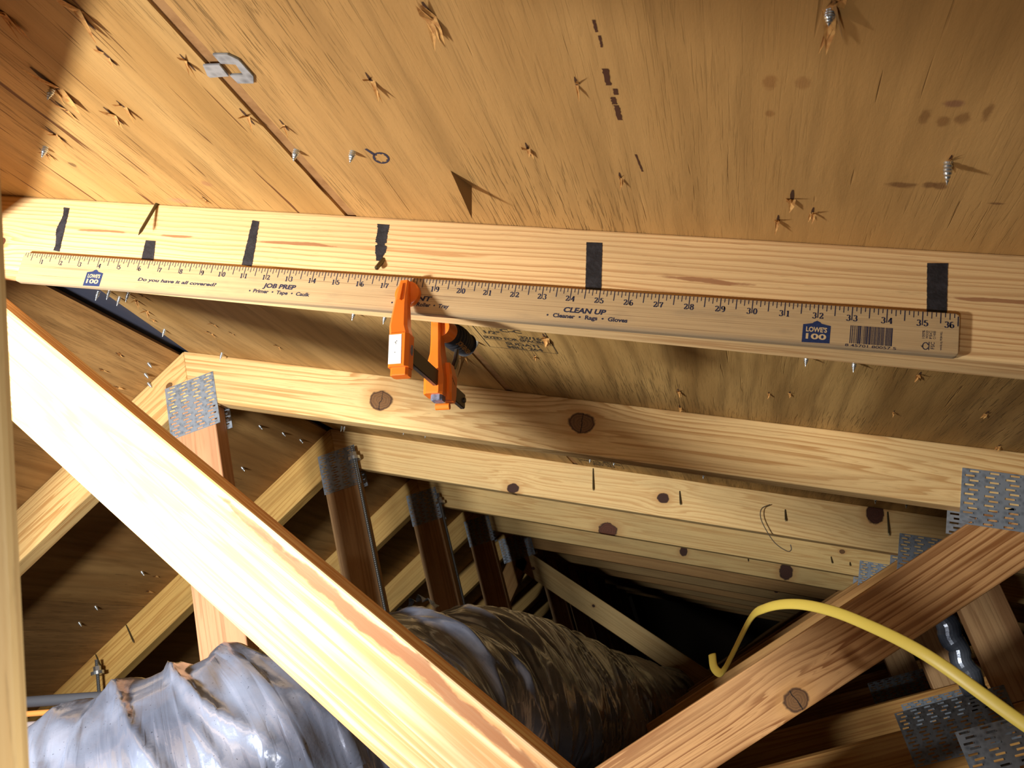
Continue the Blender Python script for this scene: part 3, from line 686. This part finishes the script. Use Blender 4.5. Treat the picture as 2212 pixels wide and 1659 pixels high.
# ------------------------------------------------------------------ ducts, pipes, cables
def foil_mat(name, c1, c2, rough=.32, metal=.55, dusty=0.0):
    T = NT(name); co, X, Y, Z = T.coord()
    uv = T.n('ShaderNodeUVMap').outputs[0]
    g = T.noise(uv, (30, 5, 1), 2, 4, .6); g2 = T.noise(co, (1, 1, 1), 4, 3, .5, 9)
    sp = T.noise(co, (1, 1, 1), 8, 2, .5, 330)
    col = T.mix(T.step(g2, .35, .7), s2l(c1), s2l(c2))
    col = T.mix(T.math('MULTIPLY', T.step(sp, .70, .74), .7), col, s2l((52, 52, 60)))
    d = T.noise(co, (1, 1, 1), 14, 3, .6, 7)
    dm = T.math('MULTIPLY', T.step(d, .52, .72), .35 + dusty * .5)
    col = T.mix(dm, col, s2l((84, 76, 64)))
    T.set(T.b.inputs['Base Color'], col); T.b.inputs['Metallic'].default_value = metal
    T.set(T.b.inputs['Roughness'], T.math('ADD', rough, T.math('MULTIPLY', dm, .4)))
    # fine crease lines
    w = T.noise(uv, (70, 3, 1), 6, 3, .6, 1, .8); w2 = T.noise(co, (1, 1, 1), 31, 4, .6, 60)
    vo = T.n('ShaderNodeTexVoronoi'); vo.feature = 'DISTANCE_TO_EDGE'; vo.inputs['Scale'].default_value = 1.0
    mp = T.n('ShaderNodeMapping'); mp.inputs['Scale'].default_value = (46, 5, 1); T.t.links.new(uv, mp.inputs[0]); T.t.links.new(mp.outputs[0], vo.inputs['Vector'])
    crs = T.step(vo.outputs['Distance'], 0.0, .10)
    T.bump(T.math('ADD', T.math('ADD', T.math('MULTIPLY', w, .9), T.math('MULTIPLY', w2, .15)), T.math('MULTIPLY', crs, -.35)), .6, .006)
    T.b.inputs['Coat Weight'].default_value = .35; T.b.inputs['Coat Roughness'].default_value = .12
    return T.m
FOIL = foil_mat('silver_duct_wrap', (112, 120, 142), (158, 168, 194), .2, .5)
FOIL2 = foil_mat('dull_duct_wrap', (150, 154, 164), (110, 114, 124))
def duct(name, path, rad, mat, nu=300, nv=140, amp=.018, seed=0.0, squash=1.0, fold=38):
    P = spline(path, 30); m = len(P) - 1; bm = bmesh.new(); uvl = bm.loops.layers.uv.new('UVMap'); R = []
    for i in range(nu + 1):
        t = i / nu * m; i0 = min(int(t), m - 1); p = P[i0].lerp(P[i0 + 1], t - i0); d = (P[min(i0 + 1, m)] - P[max(i0 - 1, 0)]).normalized()
        a = d.cross(Vector((0, 0, 1))).normalized(); b = a.cross(d).normalized(); ring = []; u = i / nu
        rr = rad(u) if callable(rad) else rad
        for k in range(nv):
            v = k / nv; an = 2 * pi * v; cx, sx = cos(an), sin(an)
            q = Vector((u * fold + .9 * sin(an + 1), cx * .55, sx * .55 + seed))
            dv = noise.voronoi(q)[0]; f1 = min(.8, dv[1] - dv[0])
            dw = noise.voronoi(Vector((u * fold * 2.4 + cx * 1.6, cx * 1.1 + 7, sx * 1.1 + seed)))[0]; f2 = min(.6, dw[1] - dw[0])
            wr = 1 - abs(noise.noise(Vector((u * fold * 1.7 + sx * 1.2, cx * .7 + 2, sx * .7 + seed)))) * 3
            big = noise.noise(Vector((u * 7, cx * 1.2 + 3, sx * 1.2 + seed)))
            cr_ = noise.noise(Vector((u * 40, cx * 6 + 3, sx * 6 + seed)))
            r_ = rr * (1 + big * .05) - amp * (1.15 * f1 + .14 * f2 - .42 * max(0, wr) + .03 * cr_)
            ring.append(bm.verts.new(p + a * cx * r_ + b * sx * r_ * squash))
        R.append(ring)
    for i in range(nu):
        for k in range(nv):
            f = bm.faces.new((R[i][k], R[i][(k + 1) % nv], R[i + 1][(k + 1) % nv], R[i + 1][k])); f.smooth = True
            for lp, (uu, vv) in zip(f.loops, ((i / nu, k / nv), (i / nu, (k + 1) / nv), ((i + 1) / nu, (k + 1) / nv), ((i + 1) / nu, k / nv))): lp[uvl].uv = (uu, vv)
    bm.faces.new(R[0][::-1]); bm.faces.new(R[-1])
    return link(name, b2me(bm), mat)
dk = duct('flexible_duct', [(-.70, .10, -1.05), (-.34, .18, -1.01), (-.05, .27, -.838), (.17, .38, -.785), (.31, .66, -.760), (.37, 1.0, -.785), (.40, 1.5, -.84), (.43, 2.6, -.92), (.43, 3.5, -.94)], lambda u: .192 - .05 * max(0, u - .35), FOIL, 560, 220, .024, 3.0, 1.0, 30)
tag(dk, 'large crumpled silver flexible duct passing under the trusses', 'duct')
def copper_line(name, pts, r, mat, label, cat):
    bm = bmesh.new(); tube(bm, spline(pts, 10), r, 14); me = b2me(bm, True); o = link(name, me, mat); tag(o, label, cat); return o
copper_line('insulated_pipe', [(-1.6, .50, -.30), (-.9, .51, -.44), (-.34, .50, -.548), (-.16, .50, -.584), (.02, .50, -.62)], .0085, plain('black_pipe_foam', (60, 62, 70), .7, nscale=80), 'dark grey foam-covered pipe above the duct, highest of the three lines at left', 'pipe')
copper_line('electrical_cable', [(-1.6, .50, -.33), (-.9, .51, -.47), (-.34, .50, -.567), (-.16, .50, -.602), (.02, .50, -.64)], .0045, plain('orange_cable', (206, 138, 70), .5), 'thin orange cable running just under the dark grey pipe', 'cable')
copper_line('electrical_cable', [(-1.6, .50, -.35), (-.9, .51, -.49), (-.34, .50, -.584), (-.16, .50, -.618), (.02, .50, -.66)], .0050, plain('grey_cable', (150, 140, 142), .5), 'thin grey cable running under the orange cable', 'cable')
dk2 = duct('flexible_duct', [(-1.15, .80, -.96), (-.85, .78, -.88), (-.55, .70, -.76), (-.38, .56, -.80)], .09, FOIL2, 120, 70, .012, 9.0)
tag(dk2, 'smaller dull grey duct behind the large one at lower left', 'duct')
# yellow flat cable
bm = bmesh.new()
YC = [(1.02, .05, -.935), (.9765, .077, -.8734), (.9374, .1123, -.8122), (.9036, .1675, -.7729), (.878, .205, -.7520), (.8555, .2342, -.7414), (.835, .270, -.7385), (.819, .3036, -.7430), (.7885, .3628, -.7720), (.7725, .392, -.7870), (.7655, .4010, -.7900), (.7610, .4090, -.7820), (.7635, .4160, -.7680)]
pts = spline(YC, 8); tube(bm, pts, [(.0022, .0053)] * len(pts), 14, flat=(0, 1, .3)); me = b2me(bm, True)
yc = link('yellow_cable', me, YELLOW); tag(yc, 'yellow flat electrical cable arching over the sloping web and hooking at its end', 'cable')
# taped vertical pipe between the far posts
T_ = foil_mat('black_silver_tape', (60, 66, 80), (150, 160, 178), .25, .6)
bm = bmesh.new(); tp = []; tr = []
for i in range(60):
    t = i / 59; tp.append((1.243 + .003 * sin(i), 1.44, -.62 - .50 * t)); tr.append(.0225 + .0014 * ((i * 7) % 5) / 5 + (.0025 if i % 13 < 6 else 0))
tube(bm, tp, tr, 22); tpipe = link('taped_pipe', b2me(bm, False), T_); tag(tpipe, 'upright pipe wrapped in shiny black and silver tape between two far posts', 'pipe')
# curled strip of loose tape lying on the crest of the duct
bm = bmesh.new(); row = []
for i in range(16):
    t = i / 15; p = Vector((.235 + .085 * t, .80 + .02 * sin(t * 5), -.558 - .008 * t + .022 * sin(pi * t) + .004 * sin(t * 23)))
    row.append([bm.verts.new(p + Vector((.002 * sin(i * 2.1), w * .014, .003 * sin(i * 1.7 + w)))) for w in (-1, -.3, .4, 1)])
for a, b in zip(row, row[1:]):
    for k in range(3): bm.faces.new((a[k], a[k + 1], b[k + 1], b[k]))
bmesh.ops.solidify(bm, geom=bm.faces[:], thickness=.0008)
tag(link('loose_tape', b2me(bm), T_), 'crumpled dark foil tape end curling up on the crest of the duct', 'tape')
# threaded rods with nut and washer
RODM = plain('grey_rod_steel', (110, 112, 114), .5, .7)
def rod(x, y, ztop, zbot, label):
    e = empty('threaded_rod', (x, y, zbot)); tag(e, label, 'rod')
    bm = bmesh.new(); n = int((ztop - zbot) / .0025); tube(bm, [(x, y, zbot + (ztop - zbot) * i / n) for i in range(n + 1)], [.0042 if i % 2 else .0037 for i in range(n + 1)], 10); link('rod_shaft', b2me(bm), RODM, e)
    bm = bmesh.new(); tube(bm, [(x, y, ztop - .028), (x, y, ztop - .016)], .0088, 6); link('hex_nut', b2me(bm), ZINC, e)
    bm = bmesh.new(); tube(bm, [(x, y, ztop - .036), (x, y, ztop - .028)], .0150, 20); link('washer', b2me(bm), ZINC, e)
rod(-.702, 1.180, -.392, -1.0, 'threaded steel rod with nut and washer standing before the left rafter above the duct')
rod(.058, 1.195, -.075, -1.0, 'threaded steel rod with nut and washer beside the king post of the third truss')
rod(.066, 1.195 + SP, -.092, -1.0, 'threaded steel rod with nut and washer beside the king post of the fourth truss')
# bent wires on the third truss
BW = plain('grey_wire', (92, 80, 66), .6)
bm = bmesh.new(); tube(bm, spline([(.959, 1.212, -.511), (.939, 1.205, -.515), (.93, 1.203, -.533), (.932, 1.203, -.563), (.94, 1.203, -.593), (.957, 1.203, -.615), (.966, 1.203, -.614), (.968, 1.203, -.604)], 6), .0011, 6)
w_ = link('bent_wire', b2me(bm), BW); tag(w_, 'thin bent wire curling out of the third truss chord', 'wire')

# ------------------------------------------------------------------ fasteners
def screw_mesh(h):
    bm = bmesh.new(); n = 14; prof = []
    for i in range(26):
        t = i / 25; r = .0024 if t < .45 else .0024 * (1 - (t - .45) / .55) ** .8
        prof.append((r * (1.18 if i % 4 < 2 and t < .9 else .92) + .00005, -h * t))
    R = [[bm.verts.new((r * cos(2 * pi * k / n), r * sin(2 * pi * k / n), z + .0004 * sin(2 * pi * k / n))) for k in range(n)] for r, z in prof]
    for a, b in zip(R, R[1:]):
        for k in range(n): bm.faces.new((a[k], a[(k + 1) % n], b[(k + 1) % n], b[k]))
    bm.faces.new(R[-1]); me = b2me(bm); smooth_angle(me, 50); me.materials.append(ZINC); return me
SCM = {}
def screw(M, s, y, h, label, group):
    h = round(h, 3)
    if h not in SCM: SCM[h] = screw_mesh(h)
    o = D.objects.new('roofing_screw', SCM[h]); COL.objects.link(o); o.matrix_world = M @ Matrix.Translation((s, y, .0005)) ; tag(o, label, 'screw', group); return o
ORD = ('first', 'second', 'third', 'fourth', 'fifth', 'sixth', 'seventh', 'eighth', 'ninth', 'tenth', 'eleventh')
G1 = 'roofing screw tips poking through the sheathing'
for s, y, h, lb in ((.4695, -.1996, .012, 'upper screw tip in the shaded left corner of the sheathing'), (.3715, -.1064, .012, 'lower screw tip in the shaded left corner of the sheathing'),
                    (.6521, -.1161, .0115, 'screw tip poking down right at the panel seam'), (.7061, -.1169, .0115, 'screw tip beside the small black-ringed knot mark'),
                    (1.1508, -.1283, .0170, 'long screw tip at the upper right beside dark brown stains'), (1.0636, -.2727, .010, 'screw tip in a torn splinter at the top edge of the view'),
                    (.6675, .3622, .011, 'screw tip just behind the end of the black clamp grip')):
    screw(ROOF_R, s, y, h, lb, G1)
for q, (s, y) in enumerate(((.5161, .2841), (.5609, .2869))): screw(ROOF_R, s, y, .014, '%s of two screw tips just under the yardstick left of the clamp' % ('left', 'right')[q], G1)
for q, (s, y) in enumerate(((1.092, .2863), (1.1432, .2895))): screw(ROOF_R, s, y, .014, '%s of two screw tips below the right end of the yardstick' % ('left', 'right')[q], G1)
for q, (s, y) in enumerate(((.0671, .3089), (.0963, .2994), (.0932, .3254), (.1297, .3015))): screw(ROOF_R, s, y, .015, '%s from the left of four clustered screw tips by the ridge gap' % ORD[q], G1)
for q, (s, y) in enumerate(((.0601, .4767), (.0999, .5895))): screw(ROOF_R, s, y, .014, ('screw tip standing beside the middle of the black ridge gap', 'screw tip touching the top edge of the second truss near its peak')[q], G1)
for q, (s, y) in enumerate(sorted(((.263, 1.087), (.3171, 1.0892), (.7021, 1.1056), (.7565, 1.0983), (.9461, 1.1023), (1.2809, 1.1052), (1.3379, 1.1079), (.0601, 1.1673), (.0706, 1.1618)))):
    screw(ROOF_R, s, y, .014, '%s screw tip from the left in the strip above the third chord' % ORD[q], G1)
for q, (s, y) in enumerate(((.1, .3643), (.0879, .6074), (.0736, .5824), (.0519, .5674), (.661, 1.0538), (.7156, 1.0561), (.54, 1.0854), (.1883, 1.0586), (.0731, .9799), (.0647, 1.0727), (.0617, 1.155))):
    screw(ROOF_L, s, -y, .013, ('screw tip on the left slope nearest the yardstick', 'screw tip against the upper edge of the second truss left rafter', 'screw tip just above the one touching the left rafter', 'screw tip on the left slope between ridge gap and second truss', 'upper screw tip beside the grade stamp at lower left', 'lower screw tip beside the grade stamp at lower left', 'screw tip below the overexposed web on the left slope', 'screw tip right of the second king post, lowest of four', 'screw tip right of the second king post, nearest its plate', 'screw tip right of the second king post, in the middle', 'screw tip right of the second king post, by the third peak')[q], G1)

def nail(p0, p1, r, label, group, mat=DARKSTEEL):
    p0, p1 = Vector(p0), Vector(p1); d = p1 - p0; bm = bmesh.new()
    tube(bm, [p0 - p0, d * .88, d], [r, r, r * .15], 8); me = b2me(bm)
    o = link('nail', me, mat, None, Matrix.Translation(p0)); tag(o, label, 'nail', group)
def chpt(k, s, d, out): return (s * CT - d * ST, k * SP - out, -s * ST - d * CT)
nail((.376, .001, -.182), (.3570, -.014, -.2270), .0017, 'bent nail sticking out of the marked chord above the short second black mark', 'nails sticking out of the truss chords')
nail((.6010, .001, -.3490), (.5935, -.007, -.3610), .0022, 'short blunt nail under the smeared fourth black mark', 'nails sticking out of the truss chords')
for k, s0, d0, s1, d1 in ((2, .6902, .0039, .7000, .0568), (2, .8922, .0266, .8985, .0588), (2, 1.1188, .0326, 1.1220, .0591), (2, 1.3209, .0055, 1.3263, .0571), (3, 1.2726, .0487, 1.2766, .0672), (3, 1.3224, .0554, 1.3224, .066)):
    nail(chpt(k, s0, d0, -.001), chpt(k, s1, d1, .006), .0019, '%s nail from the left in the %s truss chord' % ({.6902: 'first', .8922: 'second', 1.1188: 'third', 1.3209: 'fourth', 1.2726: 'first', 1.3224: 'second'}[s0], 'third' if k == 2 else 'fourth'), 'nails sticking out of the truss chords')
for k, ss in ((5, (.95, 1.5)), (6, (1.25, 1.7)), (7, (1.05, 1.75)), (4, (1.05,))):
    for s in ss: nail(chpt(k, s, .01, -.001), chpt(k, s + .006, .045, .006), .0019, '%s small nail in the dim chord of the %s truss' % ('left' if s == ss[0] else 'right', {4: 'fifth', 5: 'sixth', 6: 'seventh', 7: 'eighth'}[k]), 'nails sticking out of the truss chords')
for x, z, q_ in ((-.64, -.322, 'upper'), (-.735, -.370, 'lower')):
    nail((x, 2 * SP + .001, z), (x + .022, 2 * SP - .006, z - .052), .0019, '%s of two nails emerging from the left rafter above the duct' % q_, 'nails sticking out of the truss chords')

# panel clip on the seam
bm = bmesh.new()
out = [(.6558, -.2427), (.6681, -.2426), (.6733, -.2371), (.6739, -.2180), (.6690, -.2099), (.6555, -.2098), (.6552, -.2184)]
hole = [(.6559, -.2326), (.6677, -.2316), (.6665, -.2201), (.6545, -.2195)]
T1 = [(.6558, -.2427), (.6681, -.2426), (.6733, -.2371), (.6677, -.2316), (.6559, -.2326)]
T2 = [(.6733, -.2371), (.6739, -.2180), (.6665, -.2201), (.6677, -.2316)]
T3 = [(.6739, -.2180), (.6690, -.2099), (.6555, -.2098), (.6545, -.2195), (.6665, -.2201)]
for pl in (T1, T2, T3): prism(bm, pl, -.0018, -.0004)
prism(bm, [(.6405, -.2320), (.6549, -.2326), (.6540, -.2195), (.6370, -.2178), (.6360, -.2200)], -.0028, -.0014)
bmesh.ops.remove_doubles(bm, verts=bm.verts, dist=1e-5)
clip = link('panel_clip', b2me(bm), STEEL, None, ROOF_R); tag(clip, 'galvanised steel panel clip with a square opening on the sheathing seam', 'clip')

# ------------------------------------------------------------------ torn splinters on the sheathing (parts of each panel)
def splinter(parent, M, s, y, ln, h, seed, shards=4, tear=True, col=CHIP):
    rnd = random.Random(seed); bm = bmesh.new()
    for q in range(shards):
        a = rnd.uniform(-.35, .35) + (pi if q % 2 else 0); L = ln * rnd.uniform(.4, 1); w = ln * rnd.uniform(.06, .14)
        dx, dy = sin(a) * .6, cos(a); ox, oy = rnd.uniform(-.08, .08) * ln, rnd.uniform(-.15, .15) * ln
        hh = h * rnd.uniform(.4, 1)
        b0 = bm.verts.new((ox - w * dy, oy + w * dx, .0)); b1 = bm.verts.new((ox + w * dy, oy - w * dx, .0))
        t0 = bm.verts.new((ox + dx * L, oy + dy * L, -hh)); m0_ = bm.verts.new((ox + dx * L * .4, oy + dy * L * .4, -hh * .25)); m1 = bm.verts.new((ox + dx * L * .45 + w * dy, oy + dy * L * .45 - w * dx, -hh * .6))
        for f in ((b0, b1, m1, m0_), (m0_, m1, t0), (b0, m0_, t0), (b1, t0, m1)): bm.faces.new(f)
    nf = len(bm.faces)
    if tear:
        n = 9; L = ln * 1.1; w = ln * .10; vs = [bm.verts.new((w * (rnd.uniform(.4, 1)) * sin(2 * pi * k / n), L * .6 * cos(2 * pi * k / n), -.0002)) for k in range(n)]
        f = bm.faces.new(vs)
    me = D.meshes.new('m'); bm.to_mesh(me); bm.free()
    o = link('torn_splinter', me, [col, TEAR], parent, M @ Matrix.Translation((s, y, 0)))
    if tear: me.polygons[-1].material_index = 1
def spl(lst, parent, M, sg=1):
    for i, (s, y, ln, h) in enumerate(lst): splinter(parent, M, s, y * sg, ln * 1.3, h * 1.15, int(s * 997 + i), random.Random(i).choice((2, 3, 4, 5)))
spl([(.507, -.2854, .02, .006), (.5745, -.2859, .022, .012), (.56, -.2397, .014, .004), (.6262, -.2316, .012, .008), (.474, -.2027, .030, .006), (.4064, -.1298, .016, .005), (.4555, -.1705, .014, .004), (.4994, -.1617, .016, .009), (.521, -.1741, .012, .007), (.3614, -.0961, .010, .005), (.634, -.1646, .014, .009), (.4906, -.0173, .007, .004)], roofA, ROOF_R)
spl([(.8339, -.2728, .018, .008), (.7655, -.2097, .014, .007), (.9137, -.2092, .010, .006), (.861, -.1294, .011, .005), (.9274, -.0931, .009, .005), (1.0654, -.2760, .024, .012), (1.0556, -.0711, .017, .011), (1.047, -.0367, .010, .008), (1.0721, -.051, .011, .008), (1.1508, -.1300, .010, .006), (.662, -.1537, .010, .006)], roofB, ROOF_R)
spl([(.5224, .271, .012, .006), (.1605, .4676, .014, .004), (.2104, .4539, .012, .004), (.0776, .4239, .012, .004), (.2026, .4133, .014, .005), (.2707, .5001, .012, .005), (.1511, .3095, .02, .008), (.6213, .4407, .016, .009), (.1, .38, .014, .012), (.12, .33, .014, .016)], roofC, ROOF_R)
spl([(1.2148, .3157, .014, .008), (1.0559, .4568, .010, .006), (1.0821, .4459, .012, .006), (1.2141, .4783, .009, .006), (1.3129, .4381, .014, .006), (.9332, .4959, .016, .008), (.9293, .5857, .016, .008), (.7411, .4023, .010, .006), (1.3655, .593, .016, .005), (.775, .318, .022, .008)], roofD, ROOF_R)
spl([(.14, .48, .02, .005), (.16, .62, .022, .005), (.12, .56, .016, .004), (.10, .50, .014, .004), (.06, .50, .014, .004), (.30, 1.02, .016, .005), (.55, 1.15, .016, .006), (.60, 1.18, .016, .006), (.22, .95, .014, .005)], roofL, ROOF_L, -1)
# one big upright splinter with a flap
def shard(parent, pts, name='torn_splinter'):
    bm = bmesh.new(); v = [bm.verts.new(p) for p in pts]
    bm.faces.new((v[0], v[1], v[2])); bm.faces.new((v[0], v[2], v[3])); bm.faces.new((v[0], v[3], v[1])); bm.faces.new((v[1], v[3], v[2]))
    link(name, b2me(bm), plain('weathered_splinter', (140, 108, 66), .85), parent, ROOF_R)
shard(roofB, [(.785, -.0930, 0), (.7960, -.0680, 0), (.7990, -.0600, -.026), (.7915, -.0700, -.002)])
shard(roofC, [(.6185, .4370, 0), (.6230, .4460, 0), (.6140, .4550, -.030), (.6200, .4400, -.012)])
shard(roofB, [(1.0610, -.300, 0), (1.0680, -.270, 0), (1.0720, -.262, -.010), (1.0640, -.280, -.002)])

# ink dashes and ringed knot mark on the sheathing
def flat_parts(name, polys, mat, parent, M):
    v = []; f = []
    for pl in polys:
        i = len(v); v += [(x, y, -.00025) for x, y in pl]; f.append(tuple(range(i, i + len(pl))))
    return link(name, pyd(v, f), mat, parent, M)
DASH = plain('dark_pitch', (74, 40, 22), .7)
dl = []
for s, y0, y1, w in ((.9350, -.2695, -.2590, .0022), (.9362, -.2560, -.2455, .0020), (.9350, -.2253, -.2085, .0052), (.9385, -.2050, -.1985, .0036), (.9360, -.1960, -.1880, .0044), (.9370, -.1870, -.1700, .0048), (.9430, -.1269, -.1030, .0020)):
    n = 10; rr = random.Random(int(y0 * 1e4)); P_ = []
    for k in range(n): P_.append((s + w / 2 * (rr.uniform(.5, 1)) + (.003 * k / n if y0 > -.13 else 0), y0 + (y1 - y0) * k / (n - 1)))
    for k in range(n)[::-1]: P_.append((s - w / 2 * (rr.uniform(.5, 1)) + (.003 * k / n if y0 > -.13 else 0), y0 + (y1 - y0) * k / (n - 1)))
    dl.append(P_)
flat_parts('pitch_streak', dl, DASH, roofB, ROOF_R)
rg = []
for k in range(20):
    a0, a1 = 2 * pi * k / 20, 2 * pi * (k + 1) / 20; ro, ri = 1.0, .72 + .08 * sin(k * 2.3)
    def e_(a, r): return (.7285 + .0082 * r * cos(a), -.1090 + .0085 * r * sin(a) - .003 * r * cos(a))
    rg.append([e_(a0, ro), e_(a1, ro), e_(a1, ri), e_(a0, ri)])
rg.append([(.7190, -.1220), (.7215, -.1230), (.7260, -.1150), (.7235, -.1120)])
flat_parts('ringed_knot', rg, INK, roofB, ROOF_R)

# grade stamps printed on the panels; frame: x down the slope, up toward -Y, facing down into the attic
def stamp(parent, sgn, s0, y0, w, h, lines):
    M = Matrix(((CT * sgn, 0, -ST * sgn, 0), (0, -1, 0, 0), (-ST, 0, -CT, 0), (0, 0, 0, 1)))
    if sgn < 0: M = Matrix(((-CT * -1, 0, ST, 0), (0, 1, 0, 0), (ST, 0, -CT, 0), (0, 0, 0, 1)))
    I = Ink(.0003); t = .0011
    x0 = s0; yb = -(y0 + h)
    for a, b in (((x0, yb), (x0 + w, yb)), ((x0 + w, yb), (x0 + w, yb + h * .96)), ((x0, yb), (x0, yb + h)), ((x0, yb + h * .37), (x0 + w, yb + h * .37))): I.stroke([a, b], [t, t])
    o = I.done('grade_stamp', PLYINK, parent, M)
    for s, xa, xb, ya, hh in lines:
        me = text_mesh(s, 1.0, .035); xs = [v.co.x for v in me.vertices]; mn = min(xs); fx = (xb - xa) * w / (max(xs) - mn)
        for v in me.vertices: v.co = Vector((x0 + xa * w + (v.co.x - mn) * fx, yb + ya * h + v.co.y * hh * h / .7, .0003))
        link('stamp_lettering', me, PLYINK, parent, M)
SL = [('C-C', .36, .66, .80, .13), ('1/2"', .10, .33, .66, .12), ('32/16', .58, .88, .56, .12), ('SIZED FOR SPACING', .03, .97, .42, .11), ('SUDATI', .30, .78, .20, .12), ('MILL 264', .29, .80, .035, .12)]
stamp(roofD, 1, .6815, .2914, .0975, .087, SL)
stamp(roofD, 1, .668, 1.105, .0975, .087, SL)
